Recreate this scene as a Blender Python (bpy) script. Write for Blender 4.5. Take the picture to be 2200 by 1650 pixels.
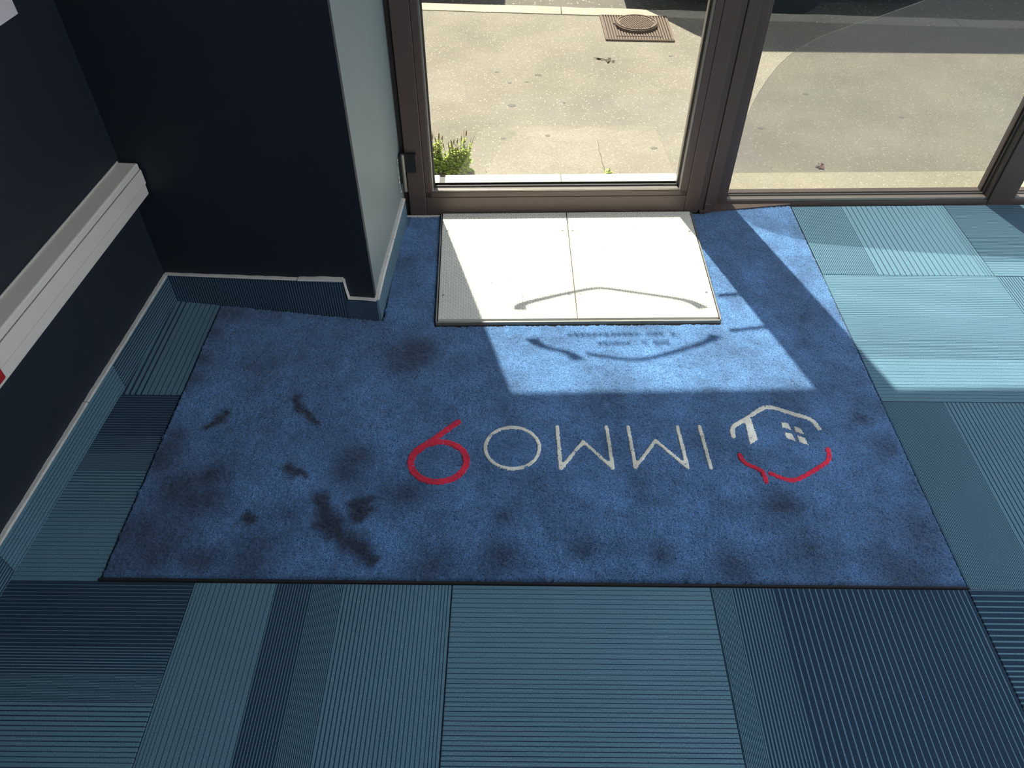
import bpy, bmesh, math, random
import numpy as np
from mathutils import Vector, Matrix, noise

random.seed(7)
np.random.seed(7)
scene = bpy.context.scene
for o in list(bpy.data.objects):
    bpy.data.objects.remove(o)
COL = scene.collection

# ------------------------------------------------------------------ camera
F_PX = 1598.05                                   # focal length in pixels of a 2200 px wide frame
CAM_LOC = Vector((0.1132, -0.7311, 1.3039))
PITCH, YAW, ROLL = 0.795564, -0.000861, -0.008866
fw = Vector((math.sin(YAW) * math.cos(PITCH), math.cos(YAW) * math.cos(PITCH), -math.sin(PITCH)))
rt = Vector((math.cos(YAW), -math.sin(YAW), 0))
dn = fw.cross(rt)
r2 = math.cos(ROLL) * rt + math.sin(ROLL) * dn
d2 = -math.sin(ROLL) * rt + math.cos(ROLL) * dn
cam_data = bpy.data.cameras.new('camera')
cam_data.sensor_width = 36.0
cam_data.lens = F_PX / 2200.0 * 36.0
cam_data.clip_start = 0.02
cam = bpy.data.objects.new('camera', cam_data)
M = Matrix((r2, -d2, -fw)).transposed().to_4x4()
M.translation = CAM_LOC
cam.matrix_world = M
COL.objects.link(cam)
scene.camera = cam

# ------------------------------------------------------------------ view, sky, sun
scene.view_settings.view_transform = 'Standard'
scene.view_settings.look = 'None'
scene.view_settings.exposure = 0.0
scene.view_settings.gamma = 1.0
scene.view_settings.use_curve_mapping = False

SUN_A, SUN_B = 0.144, 0.48                       # metres the light runs in +X / -Y per metre of fall
world = bpy.data.worlds.new('world')
scene.world = world
world.use_nodes = True
wn = world.node_tree
wn.nodes.clear()
wo = wn.nodes.new('ShaderNodeOutputWorld')
wb = wn.nodes.new('ShaderNodeBackground')
ws = wn.nodes.new('ShaderNodeTexSky')
ws.sky_type = 'NISHITA'
ws.sun_disc = False
ws.sun_elevation = math.atan(1 / math.hypot(SUN_A, SUN_B))
ws.sun_rotation = math.atan2(-SUN_A, SUN_B)
ws.air_density = 1.0
ws.dust_density = 1.5
wb.inputs['Strength'].default_value = 0.13
wn.links.new(ws.outputs[0], wb.inputs['Color'])
wn.links.new(wb.outputs[0], wo.inputs['Surface'])

sun_data = bpy.data.lights.new('sun', 'SUN')
sun_data.energy = 10.2
sun_data.angle = math.radians(0.55)
sun_data.color = (1.0, 0.94, 0.81)
sun = bpy.data.objects.new('sun', sun_data)
sun.rotation_euler = Vector((SUN_A, -SUN_B, -1.0)).to_track_quat('-Z', 'Y').to_euler()
sun.location = (-2, 8, 12)
COL.objects.link(sun)
FILL = 28.0                                       # ceiling lamp panels, added to brighten the office; emission strength


# ------------------------------------------------------------------ helpers
def tag(o, label=None, cat=None, group=None, kind=None):
    if label:
        o['label'] = label
    if cat:
        o['category'] = cat
    if group:
        o['group'] = group
    if kind:
        o['kind'] = kind
    return o


def empty(name, loc=(0, 0, 0)):
    o = bpy.data.objects.new(name, None)
    o.empty_display_size = 0.05
    o.location = loc
    COL.objects.link(o)
    return o


def link(name, me, mat=None, parent=None):
    if mat is not None and not me.materials:
        me.materials.append(mat)
    o = bpy.data.objects.new(name, me)
    COL.objects.link(o)
    if parent is not None:
        o.parent = parent
        if parent.type == 'EMPTY' or parent.location.length > 0:
            o.matrix_parent_inverse = Matrix.Translation(parent.location).inverted()
    return o


def mesh(name, verts, faces, mat=None, parent=None, smooth=False):
    me = bpy.data.meshes.new(name)
    me.from_pydata([tuple(v) for v in verts], [], [tuple(f) for f in faces])
    me.update()
    if smooth:
        me.polygons.foreach_set('use_smooth', [True] * len(me.polygons))
    return link(name, me, mat, parent)


class MB:
    """collects boxes, prisms and tubes into one mesh"""

    def __init__(self, fr=None):
        self.v, self.f, self.fr = [], [], fr or (lambda x, y, z: (x, y, z))

    def add(self, vs, fs):
        b = len(self.v)
        self.v += [self.fr(*p) for p in vs]
        self.f += [tuple(b + i for i in f) for f in fs]
        return self

    def box(self, x0, x1, y0, y1, z0, z1, bev=0.0):
        if bev <= 0:
            vs = [(x, y, z) for z in (z0, z1) for y in (y0, y1) for x in (x0, x1)]
            return self.add(vs, [(0, 2, 3, 1), (4, 5, 7, 6), (0, 1, 5, 4), (2, 6, 7, 3), (0, 4, 6, 2), (1, 3, 7, 5)])
        bm = bmesh.new()
        bmesh.ops.create_cube(bm, size=1.0)
        for v in bm.verts:
            v.co = Vector((x0 + (v.co.x + .5) * (x1 - x0), y0 + (v.co.y + .5) * (y1 - y0), z0 + (v.co.z + .5) * (z1 - z0)))
        bmesh.ops.bevel(bm, geom=bm.edges[:], offset=bev, segments=2, affect='EDGES', profile=0.5)
        bm.verts.index_update()
        self.add([tuple(v.co) for v in bm.verts], [[v.index for v in f.verts] for f in bm.faces])
        bm.free()
        return self

    def prism(self, poly, z0, z1):
        n = len(poly)
        vs = [(x, y, z0) for x, y in poly] + [(x, y, z1) for x, y in poly]
        fs = [tuple(range(n))[::-1], tuple(range(n, 2 * n))] + [(i, (i + 1) % n, n + (i + 1) % n, n + i) for i in range(n)]
        return self.add(vs, fs)

    def tube(self, pts, radii, n=6):
        pts = [Vector(p) for p in pts]
        if not hasattr(radii, '__len__'):
            radii = [radii] * len(pts)
        vs, fs = [], []
        for i, p in enumerate(pts):
            t = (pts[min(i + 1, len(pts) - 1)] - pts[max(i - 1, 0)]).normalized()
            a = t.cross(Vector((0, 0, 1)) if abs(t.z) < .9 else Vector((1, 0, 0))).normalized()
            b = t.cross(a)
            for k in range(n):
                an = 2 * math.pi * k / n
                vs.append(tuple(p + radii[i] * (math.cos(an) * a + math.sin(an) * b)))
        for i in range(len(pts) - 1):
            for k in range(n):
                fs.append((i * n + k, i * n + (k + 1) % n, (i + 1) * n + (k + 1) % n, (i + 1) * n + k))
        fs.append(tuple(range(n))[::-1])
        fs.append(tuple(range((len(pts) - 1) * n, len(pts) * n)))
        return self.add(vs, fs)

    def build(self, name, mat, parent=None, smooth=False):
        o = mesh(name, self.v, self.f, mat, parent, smooth)
        bm = bmesh.new()
        bm.from_mesh(o.data)
        bmesh.ops.recalc_face_normals(bm, faces=bm.faces)
        bm.to_mesh(o.data)
        bm.free()
        return o


def nodes_of(name):
    m = bpy.data.materials.new(name)
    m.use_nodes = True
    nt = m.node_tree
    bs = nt.nodes['Principled BSDF']
    return m, nt, bs


def N(nt, typ, **kw):
    n = nt.nodes.new(typ)
    for k, v in kw.items():
        if k == 'ins':
            for a, b in v.items():
                n.inputs[a].default_value = b
        else:
            setattr(n, k, v)
    return n


def mathn(nt, op, a, b=None):
    n = N(nt, 'ShaderNodeMath', operation=op)
    for i, x in enumerate((a, b)):
        if x is None:
            continue
        if isinstance(x, (int, float)):
            n.inputs[i].default_value = x
        else:
            nt.links.new(x, n.inputs[i])
    return n.outputs[0]


def mixc(nt, fac, a, b, blend='MIX'):
    n = N(nt, 'ShaderNodeMix', data_type='RGBA', blend_type=blend)
    for idx, x in ((0, fac), (6, a), (7, b)):
        if isinstance(x, (int, float)):
            n.inputs[idx].default_value = x
        elif isinstance(x, tuple):
            n.inputs[idx].default_value = (*x, 1)
        else:
            nt.links.new(x, n.inputs[idx])
    return n.outputs[2]


def ramp(nt, src, stops, interp='LINEAR'):
    n = N(nt, 'ShaderNodeValToRGB')
    n.color_ramp.interpolation = interp
    e = n.color_ramp.elements
    while len(e) < len(stops):
        e.new(0.5)
    for el, (p, c) in zip(e, stops):
        el.position = p
        el.color = (c, c, c, 1) if isinstance(c, (int, float)) else (*c, 1)
    nt.links.new(src, n.inputs[0])
    return n.outputs[0]


def noise_out(nt, scale, detail=2.0, rough=0.5, vec=None, out=0):
    n = N(nt, 'ShaderNodeTexNoise', ins={'Scale': scale, 'Detail': detail, 'Roughness': rough})
    if vec is not None:
        nt.links.new(vec, n.inputs['Vector'])
    return n.outputs[out]


def coords(nt):
    return N(nt, 'ShaderNodeTexCoord').outputs['Object']


def bump(nt, bs, h, strength=0.3, dist=0.001):
    b = N(nt, 'ShaderNodeBump', ins={'Strength': strength, 'Distance': dist})
    nt.links.new(h, b.inputs['Height'])
    nt.links.new(b.outputs[0], bs.inputs['Normal'])


def plain(name, col, rough=0.5, metal=0.0, var=0.12, scale=40.0, bmp=0.0, spec=None):
    """one colour with a little procedural unevenness"""
    m, nt, bs = nodes_of(name)
    co = coords(nt)
    nz = noise_out(nt, scale, 4, .6, co)
    dark = tuple(c * (1 - var) for c in col)
    light = tuple(min(1, c * (1 + var)) for c in col)
    nt.links.new(mixc(nt, nz, dark, light), bs.inputs['Base Color'])
    bs.inputs['Roughness'].default_value = rough
    bs.inputs['Metallic'].default_value = metal
    if spec is not None:
        bs.inputs['Specular IOR Level'].default_value = spec
    if bmp:
        bump(nt, bs, nz, bmp, 0.002)
    return m


# ------------------------------------------------------------------ materials
MAT = {}
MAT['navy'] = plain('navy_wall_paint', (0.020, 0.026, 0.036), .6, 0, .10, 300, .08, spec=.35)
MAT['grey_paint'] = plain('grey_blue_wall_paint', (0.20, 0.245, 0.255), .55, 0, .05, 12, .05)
MAT['white_paint'] = plain('white_wall_paint', (0.72, 0.71, 0.68), .7, 0, .03, 8)
MAT['back_paint'] = plain('blue_grey_wall_paint', (0.20, 0.24, 0.30), .7, 0, .03, 8)
MAT['caulk'] = plain('white_caulk', (0.70, 0.66, 0.60), .6, 0, .18, 60, .3)
MAT['pvc'] = plain('white_plastic_trunking', (0.86, 0.785, 0.69), .35, 0, .03, 20)
MAT['pvc_dark'] = plain('trunking_joint', (0.22, 0.21, 0.20), .5)
MAT['red'] = plain('red_plastic', (0.45, 0.015, 0.02), .35)
MAT['paper'] = plain('white_panel', (0.90, 0.79, 0.79), .5, 0, .02)
MAT['bronze'] = plain('brown_anodised_aluminium', (0.092, 0.064, 0.054), .45, .05, .12, 9)
MAT['bead'] = plain('aluminium_bead', (0.30, 0.27, 0.24), .35, .6, .15, 30)
MAT['gasket'] = plain('rubber_gasket', (0.045, 0.045, 0.045), .6)
MAT['black_metal'] = plain('black_hinge_metal', (0.022, 0.022, 0.024), .4, .3)
MAT['steel'] = plain('brushed_steel', (0.45, 0.44, 0.42), .3, .9)
MAT['trim_metal'] = plain('edge_trim_aluminium', (0.30, 0.29, 0.26), .4, .5, .2, 50)
MAT['vinyl_white'] = plain('white_vinyl', (0.75, 0.75, 0.75), .4)
MAT['vinyl_red'] = plain('red_vinyl', (0.6, 0.03, 0.05), .4)
MAT['slab'] = plain('screed', (0.12, 0.12, 0.12), .9)
MAT['rubber'] = plain('mat_rubber_edge', (0.012, 0.012, 0.014), .8)
MAT['stone_sill'] = plain('white_stone_sill', (0.80, 0.79, 0.74), .5, 0, .06, 25, .1)
MAT['joint'] = plain('sill_joint_grey', (0.14, 0.14, 0.13), .8, 0, .3, 120)
MAT['iron'] = plain('cast_iron', (0.17, 0.125, 0.095), .6, .35, .25, 60, .2)
MAT['iron_dark'] = plain('cast_iron_recess', (0.085, 0.062, 0.05), .8, .2, .25, 60)
MAT['gum'] = plain('old_gum', (0.13, 0.12, 0.10), .8, 0, .2, 100)
MAT['twig'] = plain('dry_twig', (0.10, 0.075, 0.045), .8)
MAT['dry_leaf'] = plain('dry_red_leaf', (0.17, 0.065, 0.045), .8)
MAT['leaf'] = plain('weed_leaf', (0.36, 0.46, 0.08), .6, 0, .35, 90)
MAT['stem'] = plain('weed_stem', (0.20, 0.19, 0.07), .7, 0, .3, 90)
MAT['seed'] = plain('weed_seed_head', (0.28, 0.20, 0.07), .8, 0, .3, 90)
MAT['plaster'] = plain('exterior_render', (0.45, 0.42, 0.36), .85, 0, .1, 20, .2)
MAT['car_grey'] = plain('dark_car_paint', (0.04, 0.045, 0.05), .25, .4, .02)
MAT['car_white'] = plain('white_van_paint', (0.6, 0.6, 0.6), .25, 0, .02)
MAT['car_glass'] = plain('dark_car_glass', (0.012, 0.014, 0.016), .08)
MAT['tyre'] = plain('tyre_rubber', (0.015, 0.015, 0.015), .9)


def asphalt_mat(name, base, speck, scale, rough=.95):
    m, nt, bs = nodes_of(name)
    co = coords(nt)
    vor = N(nt, 'ShaderNodeTexVoronoi', ins={'Scale': scale})
    nt.links.new(co, vor.inputs['Vector'])
    sp = N(nt, 'ShaderNodeSeparateColor')
    nt.links.new(vor.outputs['Color'], sp.inputs[0])
    big = ramp(nt, noise_out(nt, 3.0, 4, .6, co), [(0.3, .82), (0.7, 1.12)])
    fine = ramp(nt, noise_out(nt, 160, 3, .6, co), [(0.3, .80), (0.7, 1.15)])
    c = mixc(nt, 1.0, base, big, 'MULTIPLY')
    c = mixc(nt, 1.0, c, fine, 'MULTIPLY')
    mask = mathn(nt, 'MULTIPLY', ramp(nt, sp.outputs[0], [(.84, 0.0), (.90, 1.0)]),
                 ramp(nt, vor.outputs['Distance'], [(.25, 1.0), (.45, 0.0)]))
    c = mixc(nt, mask, c, speck)
    nt.links.new(c, bs.inputs['Base Color'])
    bs.inputs['Roughness'].default_value = rough
    bump(nt, bs, fine, .5, .003)
    return m


MAT['asphalt'] = asphalt_mat('pale_worn_asphalt', (0.235, 0.212, 0.167), (0.405, 0.368, 0.294), 120)
MAT['road'] = asphalt_mat('road_asphalt', (0.156, 0.143, 0.120), (0.386, 0.359, 0.304), 60)
MAT['concrete'] = asphalt_mat('pale_concrete', (0.256, 0.230, 0.180), (0.368, 0.331, 0.262), 120)
MAT['strip'] = asphalt_mat('sandy_concrete', (0.386, 0.350, 0.248), (0.570, 0.515, 0.386), 110)
MAT['granite'] = asphalt_mat('granite_kerb', (0.414, 0.377, 0.294), (0.552, 0.506, 0.414), 55)

LIGHT_YARN = (0.110, 0.216, 0.282)
DARK_YARN = (0.015, 0.038, 0.070)


def tile_mat(name, axis, segs, light=LIGHT_YARN, dark=DARK_YARN):
    """ribbed carpet: segs = (t0, t1, ribs, light share at t0, at t1) along the tile"""
    m, nt, bs = nodes_of(name)
    uv = N(nt, 'ShaderNodeUVMap').outputs[0]
    se = N(nt, 'ShaderNodeSeparateXYZ')
    nt.links.new(uv, se.inputs[0])
    t = se.outputs[0] if axis == 'v' else se.outputs[1]
    tot = sum(s[2] for s in segs)
    cum, ph, du = 0, [], []
    for i, (a, b, n_, d0, d1) in enumerate(segs):
        if i == 0:
            ph.append((a, 0.0))
        cum += n_
        ph.append((b, cum / tot))
        du += [(a + .002, d0), (b - .002, d1)]
    phase = mathn(nt, 'MULTIPLY', ramp(nt, t, ph), float(tot))
    fr = mathn(nt, 'FRACT', phase)
    duty = ramp(nt, t, du)
    li = mathn(nt, 'LESS_THAN', fr, duty)
    co = coords(nt)
    mp = N(nt, 'ShaderNodeMapping')
    mp.inputs['Scale'].default_value = (260, 700, 400) if axis == 'v' else (700, 260, 400)
    nt.links.new(co, mp.inputs[0])
    tw = ramp(nt, noise_out(nt, 1.0, 2, .6, mp.outputs[0]), [(.3, .72), (.7, 1.28)])
    soil = ramp(nt, noise_out(nt, 3.5, 3, .6, co), [(.3, .94), (.7, 1.05)])
    c = mixc(nt, li, dark, light)
    c = mixc(nt, 1.0, c, tw, 'MULTIPLY')
    c = mixc(nt, 1.0, c, soil, 'MULTIPLY')
    nt.links.new(c, bs.inputs['Base Color'])
    bs.inputs['Roughness'].default_value = .9
    bs.inputs['Specular IOR Level'].default_value = .15
    bs.inputs['Sheen Weight'].default_value = .15
    bump(nt, bs, mathn(nt, 'ADD', li, mathn(nt, 'MULTIPLY', tw, .5)), .35, .0012)
    return m


# grades of the one rib design
G_A = [(0, .264, 17, .13, .16), (.264, .363, 9, .27, .36), (.363, .462, 18, .5, .5), (.462, .69, 14, .70, .84), (.69, 1, 16, .88, .9)]
G_B = [(0, .05, 4, .8, .84), (.05, .32, 14, .87, .88), (.32, .46, 13, .26, .3), (.46, .58, 18, .48, .55), (.58, .95, 24, .72, .82), (.95, 1, 4, .75, .75)]
G_C = [(0, .37, 19, .88, .86), (.37, .69, 20, .84, .78), (.69, 1, 24, .74, .6)]
G_D = [(0, .08, 14, .52, .5), (.08, .24, 13, .42, .3), (.24, .9, 28, .2, .13), (.9, 1, 5, .16, .2)]
G_E = [(0, .3, 13, .22, .26), (.3, .6, 16, .3, .4), (.6, 1, 30, .5, .6)]
G_F = [(0, .3, 42, .55, .6), (.3, .75, 22, .74, .82), (.75, 1, 10, .85, .88)]
G_G = [(0, .37, 24, .82, .74), (.37, .55, 22, .70, .62), (.55, .7, 13, .60, .66), (.7, 1, 13, .90, .90)]
G_H = [(0, .33, 30, .58, .62), (.33, .95, 19, .84, .90), (.95, 1, 3, .8, .8)]
G_I = [(0, .35, 30, .35, .4), (.35, .6, 30, .42, .5), (.6, .86, 18, .45, .58), (.86, 1, 6, .86, .88)]
G_J = [(0, .12, 8, .62, .62), (.12, .6, 22, .58, .62), (.6, 1, 16, .8, .85)]
G_L = [(0, .33, 14, .35, .45), (.33, .44, 4, .55, .7), (.44, 1, 20, .86, .86)]
TILE = {k: tile_mat('ribbed_carpet_' + k, ax, g) for k, ax, g in (
    ('fine_dark_across', 'h', G_A), ('banded_lengthwise', 'v', G_B), ('light_across', 'h', G_C), ('dark_lengthwise', 'v', G_D),
    ('dark_across', 'h', G_E), ('fine_lengthwise', 'v', G_F), ('pale_across', 'h', G_G), ('pale_lengthwise', 'v', G_H),
    ('dense_across', 'h', G_I), ('coarse_lengthwise', 'v', G_J), ('mid_lengthwise', 'v', G_L))}
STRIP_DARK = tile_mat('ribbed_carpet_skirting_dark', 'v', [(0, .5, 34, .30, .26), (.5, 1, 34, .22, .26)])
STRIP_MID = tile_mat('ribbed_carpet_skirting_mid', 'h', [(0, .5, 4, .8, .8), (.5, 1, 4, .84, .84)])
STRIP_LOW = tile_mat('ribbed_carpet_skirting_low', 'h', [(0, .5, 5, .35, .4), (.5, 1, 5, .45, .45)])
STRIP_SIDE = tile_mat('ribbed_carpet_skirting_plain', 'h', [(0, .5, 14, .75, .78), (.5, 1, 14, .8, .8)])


def pile_mat(name, base, dark, var=(.30, 1.92)):
    m, nt, bs = nodes_of(name)
    co = coords(nt)
    at = N(nt, 'ShaderNodeAttribute', attribute_name='wear')
    big = ramp(nt, noise_out(nt, 7.0, 4, .6, co), [(.33, .62), (.67, 1.28)])
    mid = ramp(nt, noise_out(nt, 34.0, 3, .6, co), [(.3, .86), (.7, 1.12)])
    fine = ramp(nt, noise_out(nt, 330.0, 3, .75, co), [(.33, var[0]), (.67, var[1])])
    c = mixc(nt, at.outputs['Fac'], base, dark)
    for k in (big, mid, fine):
        c = mixc(nt, 1.0, c, k, 'MULTIPLY')
    nt.links.new(c, bs.inputs['Base Color'])
    bs.inputs['Roughness'].default_value = .95
    bs.inputs['Specular IOR Level'].default_value = .1
    bs.inputs['Sheen Weight'].default_value = .25
    bs.inputs['Sheen Roughness'].default_value = .5
    bump(nt, bs, fine, .6, .002)
    return m


MAT['pile_blue'] = pile_mat('blue_tufted_pile', (0.084, 0.192, 0.39), (0.014, 0.020, 0.040))
MAT['pile_white'] = pile_mat('cream_tufted_pile', (0.92, 0.89, 0.76), (0.5, 0.48, 0.42), (.85, 1.12))
MAT['pile_red'] = pile_mat('red_tufted_pile', (0.80, 0.030, 0.075), (0.4, 0.02, 0.04), (.85, 1.15))


def plate_mat():
    m, nt, bs = nodes_of('pale_painted_tread_plate')
    co = coords(nt)
    c = mixc(nt, noise_out(nt, 9, 4, .6, co), (0.70, 0.67, 0.58), (0.84, 0.81, 0.71))
    spots = ramp(nt, noise_out(nt, 38, 2, .5, co), [(.22, 0.45), (.27, 1.0)])
    c = mixc(nt, 1.0, c, spots, 'MULTIPLY')
    nt.links.new(c, bs.inputs['Base Color'])
    bs.inputs['Roughness'].default_value = .45
    return m


MAT['plate'] = plate_mat()


def glass_mat():
    m = bpy.data.materials.new('clear_glazing')
    m.use_nodes = True
    nt = m.node_tree
    nt.nodes.clear()
    out = N(nt, 'ShaderNodeOutputMaterial')
    tr = N(nt, 'ShaderNodeBsdfTransparent', ins={'Color': (.95, .965, .955, 1)})
    gl = N(nt, 'ShaderNodeBsdfGlossy', ins={'Roughness': .01})
    lw = N(nt, 'ShaderNodeLayerWeight')
    fr = mathn(nt, 'ADD', .035, mathn(nt, 'MULTIPLY', .9, mathn(nt, 'POWER', lw.outputs['Facing'], 5.0)))
    dirt = ramp(nt, noise_out(nt, 5, 4, .6, coords(nt)), [(.3, .75), (.7, 1.0)])
    mx = N(nt, 'ShaderNodeMixShader')
    nt.links.new(mathn(nt, 'MULTIPLY', fr, dirt), mx.inputs[0])
    nt.links.new(tr.outputs[0], mx.inputs[1])
    nt.links.new(gl.outputs[0], mx.inputs[2])
    nt.links.new(mx.outputs[0], out.inputs['Surface'])
    return m


def film_mat():
    """perforated one-way window vinyl: a lattice of holes in a dark backing"""
    m = bpy.data.materials.new('perforated_window_film')
    m.use_nodes = True
    nt = m.node_tree
    nt.nodes.clear()
    out = N(nt, 'ShaderNodeOutputMaterial')
    se = N(nt, 'ShaderNodeSeparateXYZ')
    nt.links.new(coords(nt), se.inputs[0])
    w = 2 * math.pi / .0024
    a = mathn(nt, 'SINE', mathn(nt, 'MULTIPLY', mathn(nt, 'ADD', se.outputs[0], se.outputs[2]), w))
    b = mathn(nt, 'SINE', mathn(nt, 'MULTIPLY', mathn(nt, 'SUBTRACT', se.outputs[0], se.outputs[2]), w))
    hole = mathn(nt, 'GREATER_THAN', mathn(nt, 'ADD', a, b), -.24)
    tr = N(nt, 'ShaderNodeBsdfTransparent')
    df = N(nt, 'ShaderNodeBsdfDiffuse', ins={'Color': (.30, .275, .26, 1)})
    mx = N(nt, 'ShaderNodeMixShader')
    nt.links.new(hole, mx.inputs[0])
    nt.links.new(df.outputs[0], mx.inputs[1])
    nt.links.new(tr.outputs[0], mx.inputs[2])
    nt.links.new(mx.outputs[0], out.inputs['Surface'])
    return m


def fill_mat():  # emitter of the added ceiling panels, interior fill light only
    m, nt, bs = nodes_of('fill_panel_emission')
    bs.inputs['Base Color'].default_value = (.8, .8, .8, 1)
    bs.inputs['Emission Color'].default_value = (.84, .91, 1.0, 1)
    bs.inputs['Emission Strength'].default_value = FILL
    return m


MAT['glass'] = glass_mat()
MAT['film'] = film_mat()
MAT['fill'] = fill_mat()

# ------------------------------------------------------------------ frames of reference
TH = math.atan(0.033)
FC, FS, FY = math.cos(TH), math.sin(TH), 1.2826


def FA(u, v, z):
    """shop-front frame: u along the front, v outwards from the inner face of the door leaf"""
    return (u * FC - v * FS, FY + u * FS + v * FC, z)


def LW(d, y, z):
    """left wall frame: d out from the wall into the room"""
    return (-.82 + .058 * (y - .866) + d, y - .058 * d, z)


PX0, PY0 = -.249, .790
PLEN = math.hypot(.571, .076)
PDX, PDY = -.571 / PLEN, .076 / PLEN


def PF(s, d, z):
    """pillar front frame: s from the free corner to the left, d out into the room"""
    return (PX0 + PDX * s - PDY * d * 1.0, PY0 + PDY * s + PDX * d, z)


SDX, SDY = .021 / .4775, .477 / .4775


def PS(s, d, z):
    """pillar side frame: s from the corner towards the shop front, d out into the room"""
    return (PX0 + SDX * s + SDY * d, PY0 + SDY * s - SDX * d, z)


# ------------------------------------------------------------------ room shell
ROOM_Y, ROOM_X, CEIL = -4.2, 4.7, 2.75
fl = MB().prism([(-1.3, ROOM_Y - .2), (ROOM_X + .2, ROOM_Y - .2), FA(ROOM_X + .2, .10, 0)[:2], FA(-.32, .10, 0)[:2], (-1.3, 1.2)], -.15, -.0085).build('floor', MAT['slab'])
tag(fl, 'floor laid with blue ribbed carpet tiles', 'floor', kind='structure')

wl = MB(LW).box(-.15, 0, ROOM_Y, 1.1, -.1, CEIL).build('wall_left', MAT['navy'])
tag(wl, 'dark navy painted wall on the left side', 'wall', kind='structure')
# thin paint joint below the trunking
MB(LW).box(-.001, .0006, .5510, .5522, .085, .332).build('paint_joint', MAT['gasket'], wl)

pil = empty('wall_pillar', (PX0, PY0, 0))
tag(pil, 'projecting dark wall corner left of the glass door', 'wall', kind='structure')
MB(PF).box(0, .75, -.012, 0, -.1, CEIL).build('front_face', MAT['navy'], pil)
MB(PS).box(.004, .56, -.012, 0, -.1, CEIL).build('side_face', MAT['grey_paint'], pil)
MB().prism([PF(.013, -.012, 0)[:2], PF(.62, -.012, 0)[:2], (-.9, 1.6), (-.32, 1.6), PS(.5, -.012, 0)[:2]], -.1, CEIL).build('core', MAT['plaster'], pil)
# broken plaster where the side face meets the frame
pm = MB(PS)
for k in range(26):
    s_ = .452 + random.uniform(-.012, .006)
    z_ = .07 + .16 * (k / 26) ** 1.2
    w_ = random.uniform(.002, .0065)
    c0 = [(s_ + random.uniform(-w_, w_), .001 + random.uniform(0, .003), z_ + random.uniform(-w_, w_)) for _ in range(6)]
    pm.add(c0, [(0, 1, 2), (0, 2, 3), (0, 3, 4), (0, 4, 5), (1, 3, 5), (2, 4, 5), (1, 2, 5), (3, 1, 4)])
tag(pm.build('plaster_chips', MAT['caulk'], pil), 'broken white plaster beside the door frame', kind='stuff')

wb_ = MB().box(-1.3, ROOM_X + .2, ROOM_Y - .2, ROOM_Y, -.1, CEIL).build('wall_back', MAT['back_paint'])
tag(wb_, 'blue grey wall behind the viewer', 'wall', kind='structure')
wr = MB().box(ROOM_X, ROOM_X + .2, ROOM_Y, FA(ROOM_X, .35, 0)[1], -.1, CEIL).build('wall_right', MAT['white_paint'])
tag(wr, 'white wall at the far right end of the office', 'wall', kind='structure')
ce = MB().prism([(-1.3, ROOM_Y - .2), (ROOM_X + .2, ROOM_Y - .2), FA(ROOM_X + .2, .0, 0)[:2], FA(-1.1, .0, 0)[:2]], CEIL, CEIL + .2).build('ceiling', MAT['white_paint'])
tag(ce, 'white ceiling of the office', 'ceiling', kind='structure')
LINTEL = 2.325
wf = MB(FA).box(-1.2, ROOM_X + .3, .0, .35, LINTEL, 4.2).build('wall_front', MAT['plaster'])
tag(wf, 'rendered lintel wall above the shop front glazing', 'wall', kind='structure')
wfl = MB(FA).box(-3.2, -.30, .13, .35, -.3, LINTEL).build('wall_front_left', MAT['plaster'])
tag(wfl, 'rendered outer wall beside the entrance', 'wall', kind='structure')


# ------------------------------------------------------------------ carpet tiles
def carpet_tile(x0, x1, y0, y1, mat, ox, oy, zt=0.0, poly=None):
    """a tile cut to x0..x1 / y0..y1 out of the 0.5 m square with its far-left corner at ox, oy"""
    g, b = .0007, .0013
    x0, x1, y0, y1 = x0 + g, x1 - g, y0 + g, y1 - g
    P = poly or [(x0, y0), (x1, y0), (x1, y1), (x0, y1)]
    cx = sum(p[0] for p in P) / len(P)
    cy = sum(p[1] for p in P) / len(P)
    n = len(P)
    inn = []
    for (x, y) in P:
        inn.append((x + (b if x < cx else -b), y + (b if y < cy else -b)))
    vs = [(x, y, -.0082) for x, y in P] + [(x, y, zt - .0012) for x, y in P] + [(x, y, zt) for x, y in inn]
    fs = [tuple(range(2 * n, 3 * n))]
    for i in range(n):
        j = (i + 1) % n
        fs += [(i, j, n + j, n + i), (n + i, n + j, 2 * n + j, 2 * n + i)]
    me = bpy.data.meshes.new('carpet_tile')
    me.from_pydata(vs, [], fs)
    uv = me.uv_layers.new(name='UVMap')
    for lp in me.loops:
        v = me.vertices[lp.vertex_index].co
        uv.data[lp.index].uv = ((v.x - ox) / .5, (oy - v.y) / .5)
    return link('carpet_tile', me, mat, fl)


XL = lambda y: LW(0, y, 0)[0] - .01
T = TILE
left = lambda y0, y1, x1: [(XL(y0), y0 + .0007), (x1 - .0007, y0 + .0007), (x1 - .0007, y1 - .0007), (XL(y1), y1 - .0007)]
carpet_tile(-1, -.5, -.5, 0, T['fine_dark_across'], -1, 0, 0, left(-.5, 0, -.5))
carpet_tile(-.5, 0, -.5, 0, T['banded_lengthwise'], -.5, 0)
carpet_tile(0, .5, -.5, 0, T['light_across'], 0, 0)
carpet_tile(.5, 1.0, -.5, 0, T['dark_lengthwise'], .5, 0)
carpet_tile(1.0, 1.5, -.5, 0, T['dark_across'], 1.0, 0)
carpet_tile(1.5, 2.0, -.5, 0, T['pale_lengthwise'], 1.5, 0)
MXL, MXR = -.686, 1.003
carpet_tile(-1, MXL, 0, .5, T['fine_dark_across'], -1, .5, 0, left(0, .5, MXL))
carpet_tile(-1, MXL, .5, .9, T['mid_lengthwise'], -1, 1.0, 0, left(.5, .88, MXL))
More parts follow.
